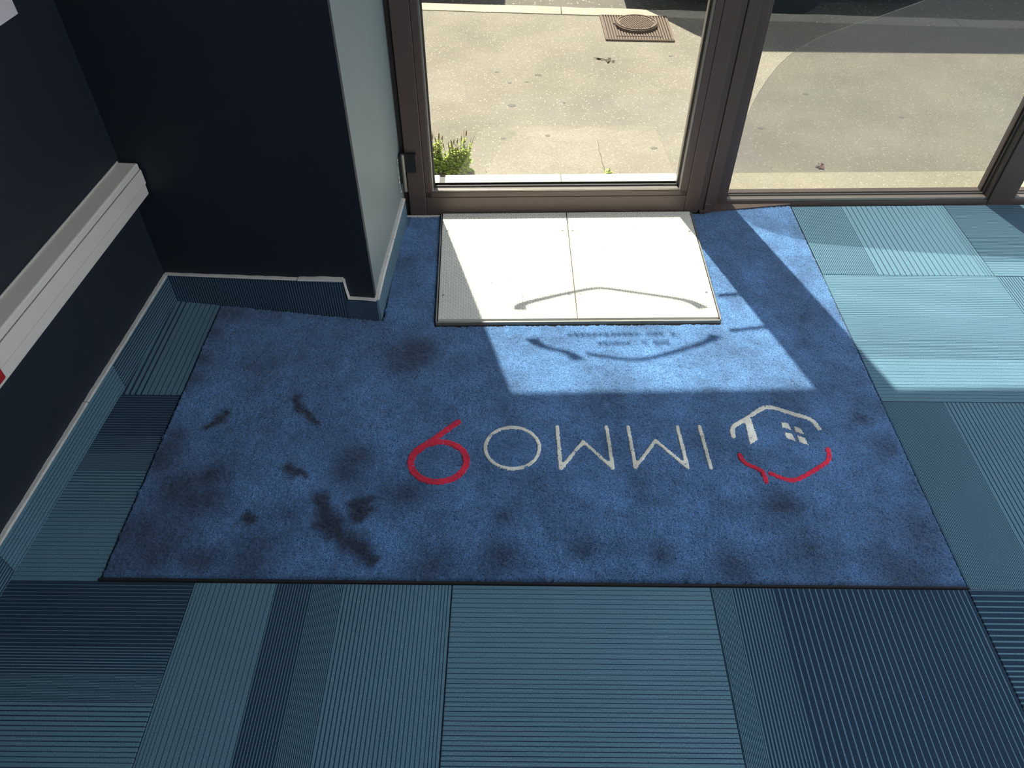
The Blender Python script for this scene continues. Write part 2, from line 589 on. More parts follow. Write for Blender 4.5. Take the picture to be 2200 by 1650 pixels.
carpet_tile(MXR, 1.5, 0, .5, T['fine_lengthwise'], 1.0, .5)
carpet_tile(MXR, 1.505, .5, 1.0, T['pale_across'], 1.0, 1.0)
fY = lambda x: FA(x / FC, .042, 0)[1]
carpet_tile(MXR, 1.5, 1.0, 1.4, T['pale_lengthwise'], 1.0, 1.5, 0, [(MXR + .0007, 1.0007), (1.4993, 1.0007), (1.4993, fY(1.5)), (MXR + .0007, fY(1.0))])
carpet_tile(1.5, 2.0, 1.0, 1.4, T['dense_across'], 1.5, 1.5, 0, [(1.5007, 1.0007), (1.9993, 1.0007), (1.9993, fY(2)), (1.5007, fY(1.5))])
carpet_tile(1.505, 2.005, .5, 1.0, T['coarse_lengthwise'], 1.505, 1.0)
carpet_tile(1.5, 2.0, 0, .5, T['light_across'], 1.5, .5)
keys = list(T)
for ix in range(-2, 7):
    for iy in range(-5, 3):
        x0, y0 = ix * .5, iy * .5
        if (ix <= 3 and iy >= -1) or x0 < -1:
            continue
        k = keys[(ix * 5 + iy * 3) % len(keys)]
        if ix == -2:
            carpet_tile(x0, x0 + .5, y0, y0 + .5, T[k], x0, y0 + .5, 0, left(y0, y0 + .5, -.5))
        elif iy == 2:
            carpet_tile(x0, x0 + .5, y0, 1.4, T[k], x0, 1.5, 0, [(x0 + .0007, 1.0007), (x0 + .4993, 1.0007), (x0 + .4993, fY(x0 + .5)), (x0 + .0007, fY(x0))])
        else:
            carpet_tile(x0, x0 + .5, y0, y0 + .5, T[k], x0, y0 + .5)

# ------------------------------------------------------------------ carpet skirting
def skirting_strip(fr, s0, s1, z0a, z1a, z1b, mat, parent, thick=.010):
    """carpet strip along a wall frame from s0 to s1, its top edge going from z1a to z1b"""
    n = max(2, int(abs(s1 - s0) / .04))
    vs, fs, uvs = [], [], []
    for i in range(n + 1):
        t = i / n
        s = s0 + (s1 - s0) * t
        zt = z1a + (z1b - z1a) * t + random.uniform(-.0006, .0006)
        for (d, z, w) in ((0, z0a, 1), (thick + .002, z0a, 1), (thick + .001, z0a + (zt - z0a) * .3, .7), (thick, zt - .001, 0), (thick - .001, zt, 0), (0, zt, 0)):
            vs.append(fr(s, d, z))
            uvs.append((t, w))
    k = 6
    for i in range(n):
        for j in range(k):
            a, b = i * k + j, i * k + (j + 1) % k
            fs.append((a, a + k, b + k, b))
    fs += [tuple(range(k)), tuple(range(n * k, n * k + k))[::-1]]
    me = bpy.data.meshes.new('carpet_strip')
    me.from_pydata(vs, [], fs)
    uv = me.uv_layers.new(name='UVMap')
    for lp in me.loops:
        uv.data[lp.index].uv = uvs[lp.vertex_index]
    bm = bmesh.new()
    bm.from_mesh(me)
    bmesh.ops.recalc_face_normals(bm, faces=bm.faces)
    bm.to_mesh(me)
    bm.free()
    return link('carpet_strip', me, mat, parent)


def caulk_line(fr, pts, parent, depth=.011, name='caulk_line', rough=.0008):
    """uneven bead of filler; pts = (s, z, half width)"""
    vs, fs = [], []
    dense = []
    for (a, b) in zip(pts[:-1], pts[1:]):
        m = max(2, int(math.hypot(b[0] - a[0], b[1] - a[1]) / .012))
        for i in range(m):
            t = i / m
            dense.append([a[j] + (b[j] - a[j]) * t for j in range(3)])
    dense.append(list(pts[-1]))
    for i, (s, z, w) in enumerate(dense):
        p, n_ = dense[max(i - 1, 0)], dense[min(i + 1, len(dense) - 1)]
        tx, tz = n_[0] - p[0], n_[1] - p[1]
        L = math.hypot(tx, tz) or 1
        nx, nz = -tz / L, tx / L
        w *= .62
        w1, w2 = w + random.uniform(-rough, rough), w + random.uniform(-rough, rough)
        for (k, d) in ((-1, -.001), (-1, depth * .8), (0, depth + .001), (1, depth * .75), (1, -.001)):
            ww = w1 if k < 0 else w2
            vs.append(fr(s + nx * ww * k, d, z + nz * ww * k))
    for i in range(len(dense) - 1):
        for j in range(5):
            a, b = i * 5 + j, i * 5 + (j + 1) % 5
            fs.append((a, a + 5, b + 5, b))
    fs += [(0, 1, 2, 3, 4), tuple(range(len(vs) - 5, len(vs)))[::-1]]
    o = mesh(name, vs, fs, MAT['caulk'], parent)
    bm = bmesh.new()
    bm.from_mesh(o.data)
    bmesh.ops.recalc_face_normals(bm, faces=bm.faces)
    bm.to_mesh(o.data)
    bm.free()
    return o


LWs = lambda s, d, z: LW(d, s, z)
bl = empty('baseboard_left', LW(0, .4, 0))
tag(bl, 'carpet skirting with white filler line along the left wall', 'baseboard', kind='structure')
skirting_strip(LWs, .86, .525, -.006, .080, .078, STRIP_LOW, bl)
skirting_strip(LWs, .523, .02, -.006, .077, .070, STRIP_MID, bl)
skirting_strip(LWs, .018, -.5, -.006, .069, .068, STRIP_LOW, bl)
skirting_strip(LWs, -.502, -1.4, -.006, .068, .068, STRIP_MID, bl)
caulk_line(LWs, [(.862, .084, .003), (.62, .081, .003), (.40, .079, .0036)], bl)
caulk_line(LWs, [(.397, .079, .0034), (.05, .074, .0034), (-.5, .072, .003), (-1.4, .072, .003)], bl)

bp = empty('baseboard_pillar', PF(.3, 0, 0))
tag(bp, 'dark carpet skirting stepping down at the pillar front', 'baseboard', kind='structure')
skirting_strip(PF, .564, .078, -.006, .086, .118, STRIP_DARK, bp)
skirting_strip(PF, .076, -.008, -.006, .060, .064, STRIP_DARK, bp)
caulk_line(PF, [(.572, .087, .0022), (.4, .098, .003), (.20, .1115, .0038)], bp)
caulk_line(PF, [(.197, .1125, .006), (.12, .1195, .009), (.076, .1225, .008)], bp, depth=.013)
caulk_line(PF, [(.074, .124, .0018), (.072, .095, .0016), (.069, .066, .002)], bp, rough=.0007)
caulk_line(PF, [(.070, .0645, .0018), (.03, .067, .0018), (-.006, .067, .0022)], bp, rough=.0007)

bs_ = empty('baseboard_side', PS(.2, 0, 0))
tag(bs_, 'teal carpet skirting with white filler on the lit pillar side', 'baseboard', kind='structure')
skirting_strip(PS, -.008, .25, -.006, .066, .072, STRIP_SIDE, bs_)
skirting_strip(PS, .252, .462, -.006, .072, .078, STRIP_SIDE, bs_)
caulk_line(PS, [(-.006, .068, .0025), (.10, .078, .005), (.245, .080, .0045)], bs_, depth=.012)
caulk_line(PS, [(.25, .080, .0035), (.38, .083, .003), (.455, .085, .0025)], bs_, depth=.012)

# ------------------------------------------------------------------ entrance mat
PLT = [FA(-.112, -.024, 0)[:2], FA(.668, -.024, 0)[:2], (.6690, .7745), (-.0925, .7545)]      # hole for the tread plates
MAT_POLY = [(MXL, .004), (MXR - .002, .002), (MXR - .001, FA(1.0, .040, 0)[1]), FA(.80, .032, 0)[:2], FA(.71, .002, 0)[:2], FA(-.236, -.004, 0)[:2],
            PS(.0, .012, 0)[:2], PF(-.012, .013, 0)[:2], PF(.30, .013, 0)[:2], (MXL, PF(.44, .013, 0)[1])]


def inside(poly, X, Y):
    r = np.zeros(X.shape, bool)
    n = len(poly)
    for i in range(n):
        x1, y1 = poly[i]
        x2, y2 = poly[(i + 1) % n]
        c = ((y1 > Y) != (y2 > Y)) & (X < (x2 - x1) * (Y - y1) / (y2 - y1 + 1e-12) + x1)
        r ^= c
    return r


WEAR = [(-.4006, .4905, .0094), (-.3877, .4576, .012), (-.3684, .431, .0107), (-.347, .4127, .0077), (-.3786, .2784, .0128), (-.3613, .2669, .0128),
        (-.3396, .2511, .0064), (-.4349, .1429, .0137), (-.446, .1386, .0086), (-.288, .1914, .0193), (-.2797, .1657, .0193), (-.2639, .1366, .0214),
        (-.2381, .1083, .0214), (-.2074, .0887, .0214), (-.1801, .0655, .0214), (-.165, .0541, .015), (-.1987, .1925, .015), (-.2104, .1751, .0171),
        (-.1872, .1626, .0128), (-.2135, .1496, .0128), (-.5803, .3968, .012), (-.5593, .4339, .0107)]
WEAR_SOFT = [(-.2267, .3063, .03), (-.2461, .2637, .03), (-.5417, .2509, .03), (-.5235, .1887, .035), (-.5672, .1795, .035), (-.6483, .3652, .02), (-.6577, .3351, .02),
             (-.6561, .2963, .02), (-.6673, .1035, .05), (-.6023, .0647, .05), (-.668, .0334, .04), (-.5122, .0465, .035), (-.1471, .6277, .045), (-.1277, .6712, .04),
             (-.1039, .2111, .03), (.0924, .0603, .03), (.0956, .1542, .02), (.6949, .1904, .03), (.957, .3526, .03), (.8746, .0324, .05), (.9529, .1186, .05), (.9314, .4369, .02),
             (.2556, .0781, .02), (.4133, .0691, .02), (-.67, .55, .02), (-.672, .62, .02), (-.675, .72, .025), (-.66, .8, .03), (-.62, .10, .08), (-.60, .22, .05), (-.66, .30, .04), (-.40, .03, .05), (-.05, .03, .04), (.55, .03, .04), (.72, .08, .05)]


def wear_field(X, Y):
    w = np.zeros(X.shape)
    Xw = X + .005 * np.sin(Y * 83 + X * 31) + .003 * np.sin(Y * 211)
    Yw = Y + .005 * np.sin(X * 97 - Y * 23) + .003 * np.sin(X * 187)
    for (i, j) in ((0, 4), (4, 7), (7, 9), (9, 16), (16, 20), (20, 22)):
        for a, b in zip(WEAR[i:j - 1], WEAR[i + 1:j]):
            ts = np.linspace(0, 1, 4)
            for t in ts:
                x, y, r = (a[k] + (b[k] - a[k]) * t for k in range(3))
                w = np.maximum(w, .92 * np.exp(-(((Xw - x) ** 2 + (Yw - y) ** 2) / (1.7 * r ** 2)) ** 1.4))
    for (x, y, r) in WEAR_SOFT:
        w = np.maximum(w, .66 * np.exp(-((X - x) ** 2 + (Y - y) ** 2) / (2 * r ** 2)))
    w = np.maximum(w, .6 * np.exp(-((Y - .002) / .012) ** 2))
    return w


def pile_mesh(name, x0, x1, y0, y1, cell, keep_fn, top, base, mat, parent=None, amp=.0019, wear=False):
    """tufted surface: a fine uneven grid whose rim turns down to the base"""
    nx, ny = int(round((x1 - x0) / cell)) + 1, int(round((y1 - y0) / cell)) + 1
    gx, gy = np.meshgrid(np.linspace(x0, x1, nx), np.linspace(y0, y1, ny))
    rng = np.random.default_rng(abs(hash((round(x0, 4), round(y0, 4), name.count('e')))) % 2 ** 31)
    gx = gx + rng.uniform(-.3, .3, gx.shape) * cell
    gy = gy + rng.uniform(-.3, .3, gy.shape) * cell
    keep = keep_fn(gx, gy)
    cells = keep[:-1, :-1] & keep[1:, :-1] & keep[:-1, 1:] & keep[1:, 1:]
    if not cells.any():
        return None
    used = np.zeros(keep.shape, bool)
    for a in (slice(0, -1), slice(1, None)):
        for b in (slice(0, -1), slice(1, None)):
            used[a, b] |= cells
    cnt = np.zeros(keep.shape, int)
    for a in (slice(0, -1), slice(1, None)):
        for b in (slice(0, -1), slice(1, None)):
            cnt[a, b] += cells
    rim = used & (cnt < 4)
    z = top + rng.uniform(-amp, amp, keep.shape)
    z[rim] = base
    idx = -np.ones(keep.shape, int)
    idx[used] = np.arange(used.sum())
    V = np.stack([gx[used], gy[used], z[used]], 1)
    c0, c1, c2, c3 = idx[:-1, :-1][cells], idx[:-1, 1:][cells], idx[1:, 1:][cells], idx[1:, :-1][cells]
    Fq = np.stack([c0, c1, c2, c3], 1).astype(np.int32)
    me = bpy.data.meshes.new(name)
    me.vertices.add(len(V))
    me.vertices.foreach_set('co', V.astype(np.float32).ravel())
    me.loops.add(Fq.size)
    me.loops.foreach_set('vertex_index', Fq.ravel())
    me.polygons.add(len(Fq))
    me.polygons.foreach_set('loop_start', np.arange(0, Fq.size, 4, dtype=np.int32))
    me.update(calc_edges=True)
    me.polygons.foreach_set('use_smooth', np.ones(len(Fq), bool))
    at = me.attributes.new('wear', 'FLOAT', 'POINT')
    at.data.foreach_set('value', (wear_field(V[:, 0], V[:, 1]) if wear else np.zeros(len(V))).astype(np.float32))
    me.validate()
    return link(name, me, mat, parent)


TOP = .0055
mat_o = pile_mesh('entrance_mat', MXL, MXR, .0, 1.36, .0031, lambda X, Y: inside(MAT_POLY, X, Y) & ~inside(PLT, X, Y), TOP, -.006, MAT['pile_blue'], wear=True)
tag(mat_o, 'large dark blue entrance mat with house logo and lettering', 'mat')
MB().prism([(MXL - .001, .0005), (MXR, .0005), (MXR, .004), (MXL - .001, .006)], -.0085, .0035).build('rubber_edge', MAT['rubber'], mat_o)


def seg_dist(X, Y, pts):
    d = np.full(X.shape, 9.0)
    for (a, b) in zip(pts[:-1], pts[1:]):
        ax, ay = a
        bx, by = b
        L2 = (bx - ax) ** 2 + (by - ay) ** 2 + 1e-12
        t = np.clip(((X - ax) * (bx - ax) + (Y - ay) * (by - ay)) / L2, 0, 1)
        d = np.minimum(d, np.hypot(X - ax - t * (bx - ax), Y - ay - t * (by - ay)))
    return d


def smooth_pts(pts, it=2):
    for _ in range(it):
        q_ = [pts[0]]
        for a, b in zip(pts[:-1], pts[1:]):
            q_ += [(a[0] * .75 + b[0] * .25, a[1] * .75 + b[1] * .25), (a[0] * .25 + b[0] * .75, a[1] * .25 + b[1] * .75)]
        pts = q_ + [pts[-1]]
    return pts


def tuft_shape(name, strokes, polys, mat):
    """strokes = (points, half width)"""
    P = [p for s, _ in strokes for p in s] + [p for pl in polys for p in pl]
    x0, x1 = min(p[0] for p in P) - .014, max(p[0] for p in P) + .014
    y0, y1 = min(p[1] for p in P) - .014, max(p[1] for p in P) + .014

    def keep(X, Y):
        k = np.zeros(X.shape, bool)
        for s, w in strokes:
            k |= seg_dist(X, Y, s) < w
        for pl in polys:
            k |= inside(pl, X, Y)
        return k
    return pile_mesh(name, x0, x1, y0, y1, .0015, keep, TOP + .0016, TOP - .003, mat, mat_o, amp=.0005)


LH = .0064
tuft_shape('letter', [([(.5473, .409), (.5525, .2884)], LH)], [], MAT['pile_white'])
tuft_shape('letter', [([(.3816, .4056), (.3858, .2864), (.4401, .3649), (.5011, .2878), (.496, .4071)], LH)], [], MAT['pile_white'])
tuft_shape('letter', [([(.2174, .4036), (.221, .2815), (.275, .3597), (.3357, .2841), (.3316, .405)], LH)], [], MAT['pile_white'])
ring = lambda cx, cy, rx, ry: [(cx + rx * math.cos(2 * math.pi * i / 40), cy + ry * math.sin(2 * math.pi * i / 40)) for i in range(41)]
tuft_shape('letter', [(ring(.1141, .3405, .0610, .0602), LH)], [], MAT['pile_white'])
tuft_shape('digit', [(ring(-.0487, .2985, .0618, .0560) , .0098), ([(-.0125, .4155), (-.0656, .3617), (-.098, .327)], .0098)], [], MAT['pile_red'])
tuft_shape('logo_base', [(smooth_pts([(.6206, .3797), (.62, .3951), (.6278, .4117), (.6414, .4207), (.6656, .4368), (.691, .4573), (.7088, .4697), (.7245, .4724), (.7386, .4681), (.7722, .4523), (.8059, .4386), (.8176, .4269), (.8213, .4112), (.8234, .4054)], 1), .0078)],
           [[(.653, .4268), (.6741, .435), (.6764, .3691), (.6516, .3519)]], MAT['pile_white'])
for pl in ([(.7408, .4249), (.7558, .4202), (.7587, .3997), (.7403, .4082)], [(.7672, .4125), (.7816, .4058), (.7841, .3875), (.7678, .395)],
           [(.7411, .3937), (.7572, .3881), (.7591, .3673), (.7417, .3755)], [(.7684, .3835), (.7832, .3761), (.7856, .3554), (.7678, .3645)]):
    cx, cy = sum(p[0] for p in pl) / 4, sum(p[1] for p in pl) / 4
    tuft_shape('logo_window_pane', [], [[(cx + (x - cx) * 1.3, cy + (y - cy) * 1.25) for x, y in pl]], MAT['pile_white'])
tuft_shape('logo_roof_end', [(smooth_pts([(.624, .3258), (.6245, .3149), (.6331, .2989), (.6533, .2885), (.6639, .2798), (.6663, .2659), (.6659, .2521)], 1), .0074)], [], MAT['pile_red'])
tuft_shape('logo_roof', [(smooth_pts([(.6807, .2739), (.6904, .2679), (.7124, .2561), (.7345, .2564), (.7609, .2722), (.7948, .2937), (.8158, .3082), (.8243, .3228), (.8264, .3448)], 1), .0074)], [], MAT['pile_red'])

# ------------------------------------------------------------------ tread plates at the door
PZ = .0150
corner = lambda a, b, t: (a[0] + (b[0] - a[0]) * t, a[1] + (b[1] - a[1]) * t)
TLp, TRp, BRp, BLp = FA(-.109, -.004, 0)[:2], FA(.6655, -.004, 0)[:2], (.6615, .7900), (-.0855, .7700)
TM, BM = (.2770, TLp[1] + .0125), (.2848, .7805)


def quadpt(q4, u, v):
    a, b = corner(q4[0], q4[1], u), corner(q4[3], q4[2], u)
    return corner(a, b, v)


def tread_plate(q4, label, screws):
    root = empty('tread_plate', (*quadpt(q4, .5, .5), -.008))
    tag(root, label, 'tread plate', 'pair of tread plates at the door')
    MB().prism(q4[::-1], -.0083, PZ - .0006).build('plate', MAT['plate'], root)
    W, H = math.dist(q4[0], q4[1]), math.dist(q4[0], q4[3])
    mb = MB()
    p = .0072
    nx, ny = int(W / p), int(H / p)
    for i in range(nx):
        for j in range(ny):
            c = quadpt(q4, (i + .5) / nx, (j + .5) / ny)
            an = math.radians(45 if (i + j) % 2 else -45)
            dx, dy = math.cos(an), math.sin(an)
            L, w = .0036, .0011
            vs = [(c[0] - dx * L, c[1] - dy * L, PZ - .0007), (c[0] + dy * w, c[1] - dx * w, PZ - .0007), (c[0] + dx * L, c[1] + dy * L, PZ - .0007), (c[0] - dy * w, c[1] + dx * w, PZ - .0007), (c[0], c[1], PZ + .0014)]
            mb.add(vs, [(0, 1, 4), (1, 2, 4), (2, 3, 4), (3, 0, 4)])
    tag(mesh('tread_pattern', mb.v, mb.f, MAT['plate'], root), kind='stuff')
    for (sx, sy) in screws:
        s = MB()
        s.tube([(sx, sy, PZ - .001), (sx, sy, PZ + .0012)], [.0042, .0036], 10)
        s.build('screw', MAT['steel'], root)
    return root


tread_plate([TLp, (TM[0] - .0016, TM[1]), (BM[0] - .0016, BM[1]), BLp], 'left pale metal tread plate partly in shade before the door', [(-.0877, 1.181), (.2615, 1.1883), (-.0791, .8723), (.2686, .8807)])
tread_plate([(TM[0] + .0016, TM[1]), TRp, BRp, (BM[0] + .0016, BM[1])], 'right pale metal tread plate in full sun before the door', [(.2917, 1.1888), (.6474, .8941), (.2973, .8824), (.648, 1.19)])
tf = empty('plate_frame', (.28, .78, -.008))
tag(tf, 'thin metal edge frame around the two tread plates', 'frame')


def bar_between(a, b, w, z0, z1, name, mat, parent):
    dx, dy = b[0] - a[0], b[1] - a[1]
    L = math.hypot(dx, dy)
    nx, ny = -dy / L * w / 2, dx / L * w / 2
    return MB().prism([(a[0] - nx, a[1] - ny), (b[0] - nx, b[1] - ny), (b[0] + nx, b[1] + ny), (a[0] + nx, a[1] + ny)], z0, z1).build(name, mat, parent)


off = .0045
bar_between((BLp[0] - off, BLp[1] - .0075), (BRp[0] + off, BRp[1] - .0075), .0042, -.0083, PZ - .004, 'edge_bar', MAT['trim_metal'], tf)
bar_between((BLp[0] - off, BLp[1] - .009), (TLp[0] - off, TLp[1] - .002), .0034, -.0083, PZ - .001, 'edge_bar', MAT['trim_metal'], tf)
bar_between((BRp[0] + off, BRp[1] - .009), (TRp[0] + off, TRp[1] - .002), .0034, -.0083, PZ - .001, 'edge_bar', MAT['trim_metal'], tf)
bar_between((BLp[0] - off, BLp[1] - .0135), (BRp[0] + off, BRp[1] - .0135), .0075, -.0083, .0008, 'skirt_bar', MAT['rubber'], tf)

# ------------------------------------------------------------------ glazed door
DTOP = 2.16
door = empty('door_1', FA(.24, .03, 0))
tag(door, 'brown aluminium glass door in the shop front', 'door', kind='structure')
B_ = MAT['bronze']
GL, GR, GB = -.1335, .6205, .0935            # clear opening of the leaf
DL, DR = -.2105, .6925                        # leaf edges
MB(FA).box(-.262, -.232, .008, .11, -.01, LINTEL, .002).build('jamb', B_, door)
MB(FA).box(-.2325, -.2135, .018, .10, -.01, LINTEL, .002).build('jamb_rebate', B_, door)
MB(FA).box(DL, -.1585, 0, .058, .006, DTOP, .002).build('stile', B_, door)
MB(FA).box(-.1575, GL - .006, .0008, .058, .070, DTOP - .07, .001).build('stile_cover', B_, door)
MB(FA).box(.648, DR, 0, .058, .006, DTOP, .002).build('stile', B_, door)
MB(FA).box(GR + .006, .6470, .0008, .058, .070, DTOP - .07, .001).build('stile_cover', B_, door)
MB(FA).box(-.158, .6475, 0, .058, .006, .069, .002).build('bottom_rail', B_, door)
MB(FA).box(-.1575, .6470, .0008, .058, .070, GB - .006, .001).build('bottom_rail_cover', B_, door)
MB(FA).box(-.158, .6475, .002, .056, -.001, .006).build('door_brush', MAT['gasket'], door)
MB(FA).box(-.158, .6475, 0, .058, DTOP - .09, DTOP, .002).build('top_rail', B_, door)
MB(FA).box(-.262, .79, .008, .11, DTOP + .004, LINTEL, .002).build('head', B_, door)
for (u0, u1, z0, z1) in ((GL - .006, GL, GB - .006, DTOP - .09), (GR, GR + .006, GB - .006, DTOP - .09), (GL, GR, GB - .006, GB), (GL, GR, DTOP - .096, DTOP - .09)):
    MB(FA).box(u0, u1, .002, .020, z0, z1, .0012).build('glazing_bead', MAT['bead'], door)
i_ = .0052
for (u0, u1, z0, z1) in ((GL, GL + i_, GB, DTOP - .096), (GR - i_, GR, GB, DTOP - .096), (GL + i_, GR - i_, GB, GB + i_ * .9)):
    MB(FA).box(u0, u1, .018, .0245, z0, z1).build('gasket', MAT['gasket'], door)
for (u0, u1, z0, z1) in ((GL - .006, GL + .001, GB - .016, DTOP - .09), (GR - .001, GR + .006, GB - .016, DTOP - .09), (GL, GR, GB - .016, GB - .006)):
    MB(FA).box(u0, u1, .0345, .056, z0, z1, .001).build('outer_bead', MAT['bead'], door)
gp = MB(FA).box(GL - .002, GR + .002, .026, .032, GB - .004, DTOP - .09).build('glass_pane', MAT['glass'], door)


# vinyl logo on the door glass
def ribbon(name, pts, hw, mat, parent, v0=.0322, v1=.0328):
    pts = smooth_pts(pts, 2)
    if not hasattr(hw, '__len__'):
        hw = [hw] * 2
    vs, fs = [], []
    n = len(pts)
    for i, (u, z) in enumerate(pts):
        p, q_ = pts[max(i - 1, 0)], pts[min(i + 1, n - 1)]
        L = math.dist(p, q_)
        nu, nz = -(q_[1] - p[1]) / L, (q_[0] - p[0]) / L
        t = i / (n - 1) * (len(hw) - 1)
        k = min(int(t), len(hw) - 2)
        w = hw[k] + (hw[k + 1] - hw[k]) * (t - k)
        vs += [FA(u - nu * w, v0, z - nz * w), FA(u + nu * w, v0, z + nz * w), FA(u + nu * w, v1, z + nz * w), FA(u - nu * w, v1, z - nz * w)]
    for i in range(n - 1):
        for j in range(4):
            a, b = i * 4 + j, i * 4 + (j + 1) % 4
            fs.append((a, a + 4, b + 4, b))
    fs += [(0, 1, 2, 3), tuple(range(4 * n - 4, 4 * n))[::-1]]
    return mesh(name, vs, fs, mat, parent)


ribbon('logo_decal', [(-.0165, 1.065), (-.015, 1.0265), (.0093, .9976), (.1312, .9201), (.2128, .8759), (.2457, .8771), (.3348, .9278), (.4268, .9779), (.46, 1.0121), (.479, 1.0711)],
       [.021, .016, .0125, .0125, .0125, .015, .020], MAT['vinyl_white'], gp)
ribbon('logo_decal', [(-.019, 1.2681), (-.0108, 1.3156), (.0074, 1.3455), (.0622, 1.3822), (.0741, 1.4449)], [.020, .013, .012, .019], MAT['vinyl_red'], gp)
ribbon('logo_decal', [(.1025, 1.3895), (.1424, 1.4195), (.2292, 1.4567), (.3393, 1.3817), (.4308, 1.3154), (.4662, 1.2632)], [.009, .012, .012, .012, .021], MAT['vinyl_red'], gp)
for (u0, u1, z, n) in ((.078, .379, 1.247, 19), (.1156, .3327, 1.318, 15)):
    for k in range(n):
        if random.random() < .12:
            continue
        u = u0 + (u1 - u0) * (k + .5) / n
        h = random.choice((.012, .015, .018))
        MB(FA).box(u - .0048, u + .0048, .0322, .0328, z - h, z + h).build('decal_mark', MAT['vinyl_white'], gp)

# hinges, handle, latch
for hz in (.125, 1.05, 1.95):
    h = MB(FA).box(-.2365, -.2165, -.016, .010, hz, hz + .095, .004).build('hinge', MAT['black_metal'], door)
    MB(FA).box(-.2160, -.1765, -.010, .002, hz + .035, hz + .095, .002).build('hinge_plate', MAT['black_metal'], h)
    MB(FA).tube([(-.216, -.012, hz - .026), (-.216, -.012, hz + .095)], .0052, 10).build('hinge_pin', MAT['trim_metal'], h)
hd = MB(FA).box(.650, .678, .058, .066, .98, 1.14, .002).build('handle_plate', MAT['steel'], door)
MB(FA).tube([(.664, .060, 1.045), (.664, .095, 1.045), (.645, .100, 1.045), (.534, .100, 1.062)], [.010, .010, .009, .007], 10).build('lever', MAT['steel'], hd)
ld = MB(FA).box(.650, .678, .058, .066, 1.27, 1.38, .002).build('latch_plate', MAT['steel'], door)
MB(FA).tube([(.664, .060, 1.325), (.664, .095, 1.325), (.640, .100, 1.328), (.493, .100, 1.367)], [.009, .009, .008, .006], 10).build('latch_lever', MAT['steel'], ld)

# white strip lying at the foot of the door
ws_ = MB(FA).box(-.224, -.119, -.0085, -.0025, -.004, .009, .0008).build('plastic_strip', MAT['caulk'])
tag(ws_, 'short white plastic strip on the floor at the door hinge side', 'strip')


# ------------------------------------------------------------------ fixed windows
def window(idx, u0, u1, post0, post1, label, film=None):
    """fixed pane between u0 and u1 with the post at its left"""
    w = empty('window_%d' % idx, FA((u0 + u1) / 2, .07, 0))
    tag(w, label, 'window', kind='structure')
    if post1 - post0 > .01:
        MB(FA).box(post0, post1, .044, .125, -.01, LINTEL, .002).build('post', B_, w)
    MB(FA).box(u0, u1, .046, .12, -.01, .0145, .002).build('bottom_frame', B_, w)
    MB(FA).box(u0, u1, .046, .12, LINTEL - .06, LINTEL, .002).build('top_frame', B_, w)
    e = .009
    for (a, b, z0, z1) in ((u0, u0 + e, .0145, LINTEL - .06), (u1 - e, u1, .0145, LINTEL - .06), (u0 + e, u1 - e, .0145, .0145 + e)):
        MB(FA).box(a, b, .050, .068, z0, z1, .0015).build('glazing_bead', B_ if a != u0 + e else MAT['bead'], w)
        MB(FA).box(a, b, .090, .112, z0, z1, .0015).build('outer_bead', B_, w)
    g = e + .004
    for (a, b, z0, z1) in ((u0 + e, u0 + g, .0145 + e, LINTEL - .07), (u1 - g, u1 - e, .0145 + e, LINTEL - .07), (u0 + g, u1 - g, .0145 + e, .0145 + g)):
        MB(FA).box(a, b, .068, .0755, z0, z1).build('gasket', MAT['gasket'], w)
    gl = MB(FA).box(u0 + .003, u1 - .003, .077, .085, .018, LINTEL - .055).build('glass_pane', MAT['glass'], w)
    if film:
        mb = MB()
        poly = film
        n = len(poly)
        mb.v = [FA(u, .0860, z) for u, z in poly] + [FA(u, .08608, z) for u, z in poly]
        mb.f = [tuple(range(n)), tuple(range(n, 2 * n))[::-1]] + [(i, (i + 1) % n, n + (i + 1) % n, n + i) for i in range(n)]
        f = mb.build('window_film', MAT['film'], gl)
        f['label'] = 'perforated translucent film with a curved upper edge'
        # pale cut edge of the film
        k = mb.v[:n]
        eb = MB()
        crv = poly[:film_n]
        eb.tube([FA(u, .0862, z) for u, z in crv], .0004, 5)
        eb.build('film_edge', MAT['bead'], gl)
    return w


curve = [(.789, .05), (.792, .126), (.7965, .180), (.804, .264), (.814, .315), (.826, .356), (.842, .397), (.860, .430), (.880, .456), (.905, .479), (.954, .511), (1.034, .542), (1.115, .569), (1.213, .606), (1.33, .638), (1.47, .675), (1.634, .722)]
film_n = len(curve)
film_poly = curve + [(1.634, .024), (.789, .024)]
MB(FA).box(.684, .7145, .064, .11, -.01, LINTEL, .001).build('door_stop', B_, door)
MB(FA).box(-.235, -.203, .064, .11, -.01, LINTEL, .001).build('door_stop', B_, door)
MB(FA).box(.6955, .7130, .014, .066, -.01, DTOP, .001).build('door_stop', B_, door)
MB(FA).box(-.235, .72, .064, .11, DTOP - .02, DTOP + .02).build('door_stop', B_, door)
MB(FA).box(.714, .7495, .010, .125, -.01, LINTEL, .002).build('post', B_, door)
window(1, .785, 1.645, .749, .785, 'tall fixed shop window with perforated film beside the door', film_poly)
window(2, 1.722, 2.60, 1.645, 1.722, 'clear fixed shop window right of the film window')
window(3, 2.66, 3.60, 2.60, 2.66, 'third fixed shop window further along the front')
window(4, 3.66, 4.66, 3.60, 3.66, 'last fixed shop window at the far end of the front')
tr = MB(FA).add([(.700, -.0005, .0005), (1.0, .040, .0005), (1.0, .046, .0005), (.700, .046, .0005), (.700, -.0005, .010), (1.0, .040, .010), (1.0, .046, .010), (.700, .046, .010)],
                [(3, 2, 1, 0), (4, 5, 6, 7), (0, 1, 5, 4), (1, 2, 6, 5), (2, 3, 7, 6), (3, 0, 4, 7)]).build('trim_1', B_)
tag(tr, 'dark tapering floor trim between door post and window', 'trim', kind='structure')
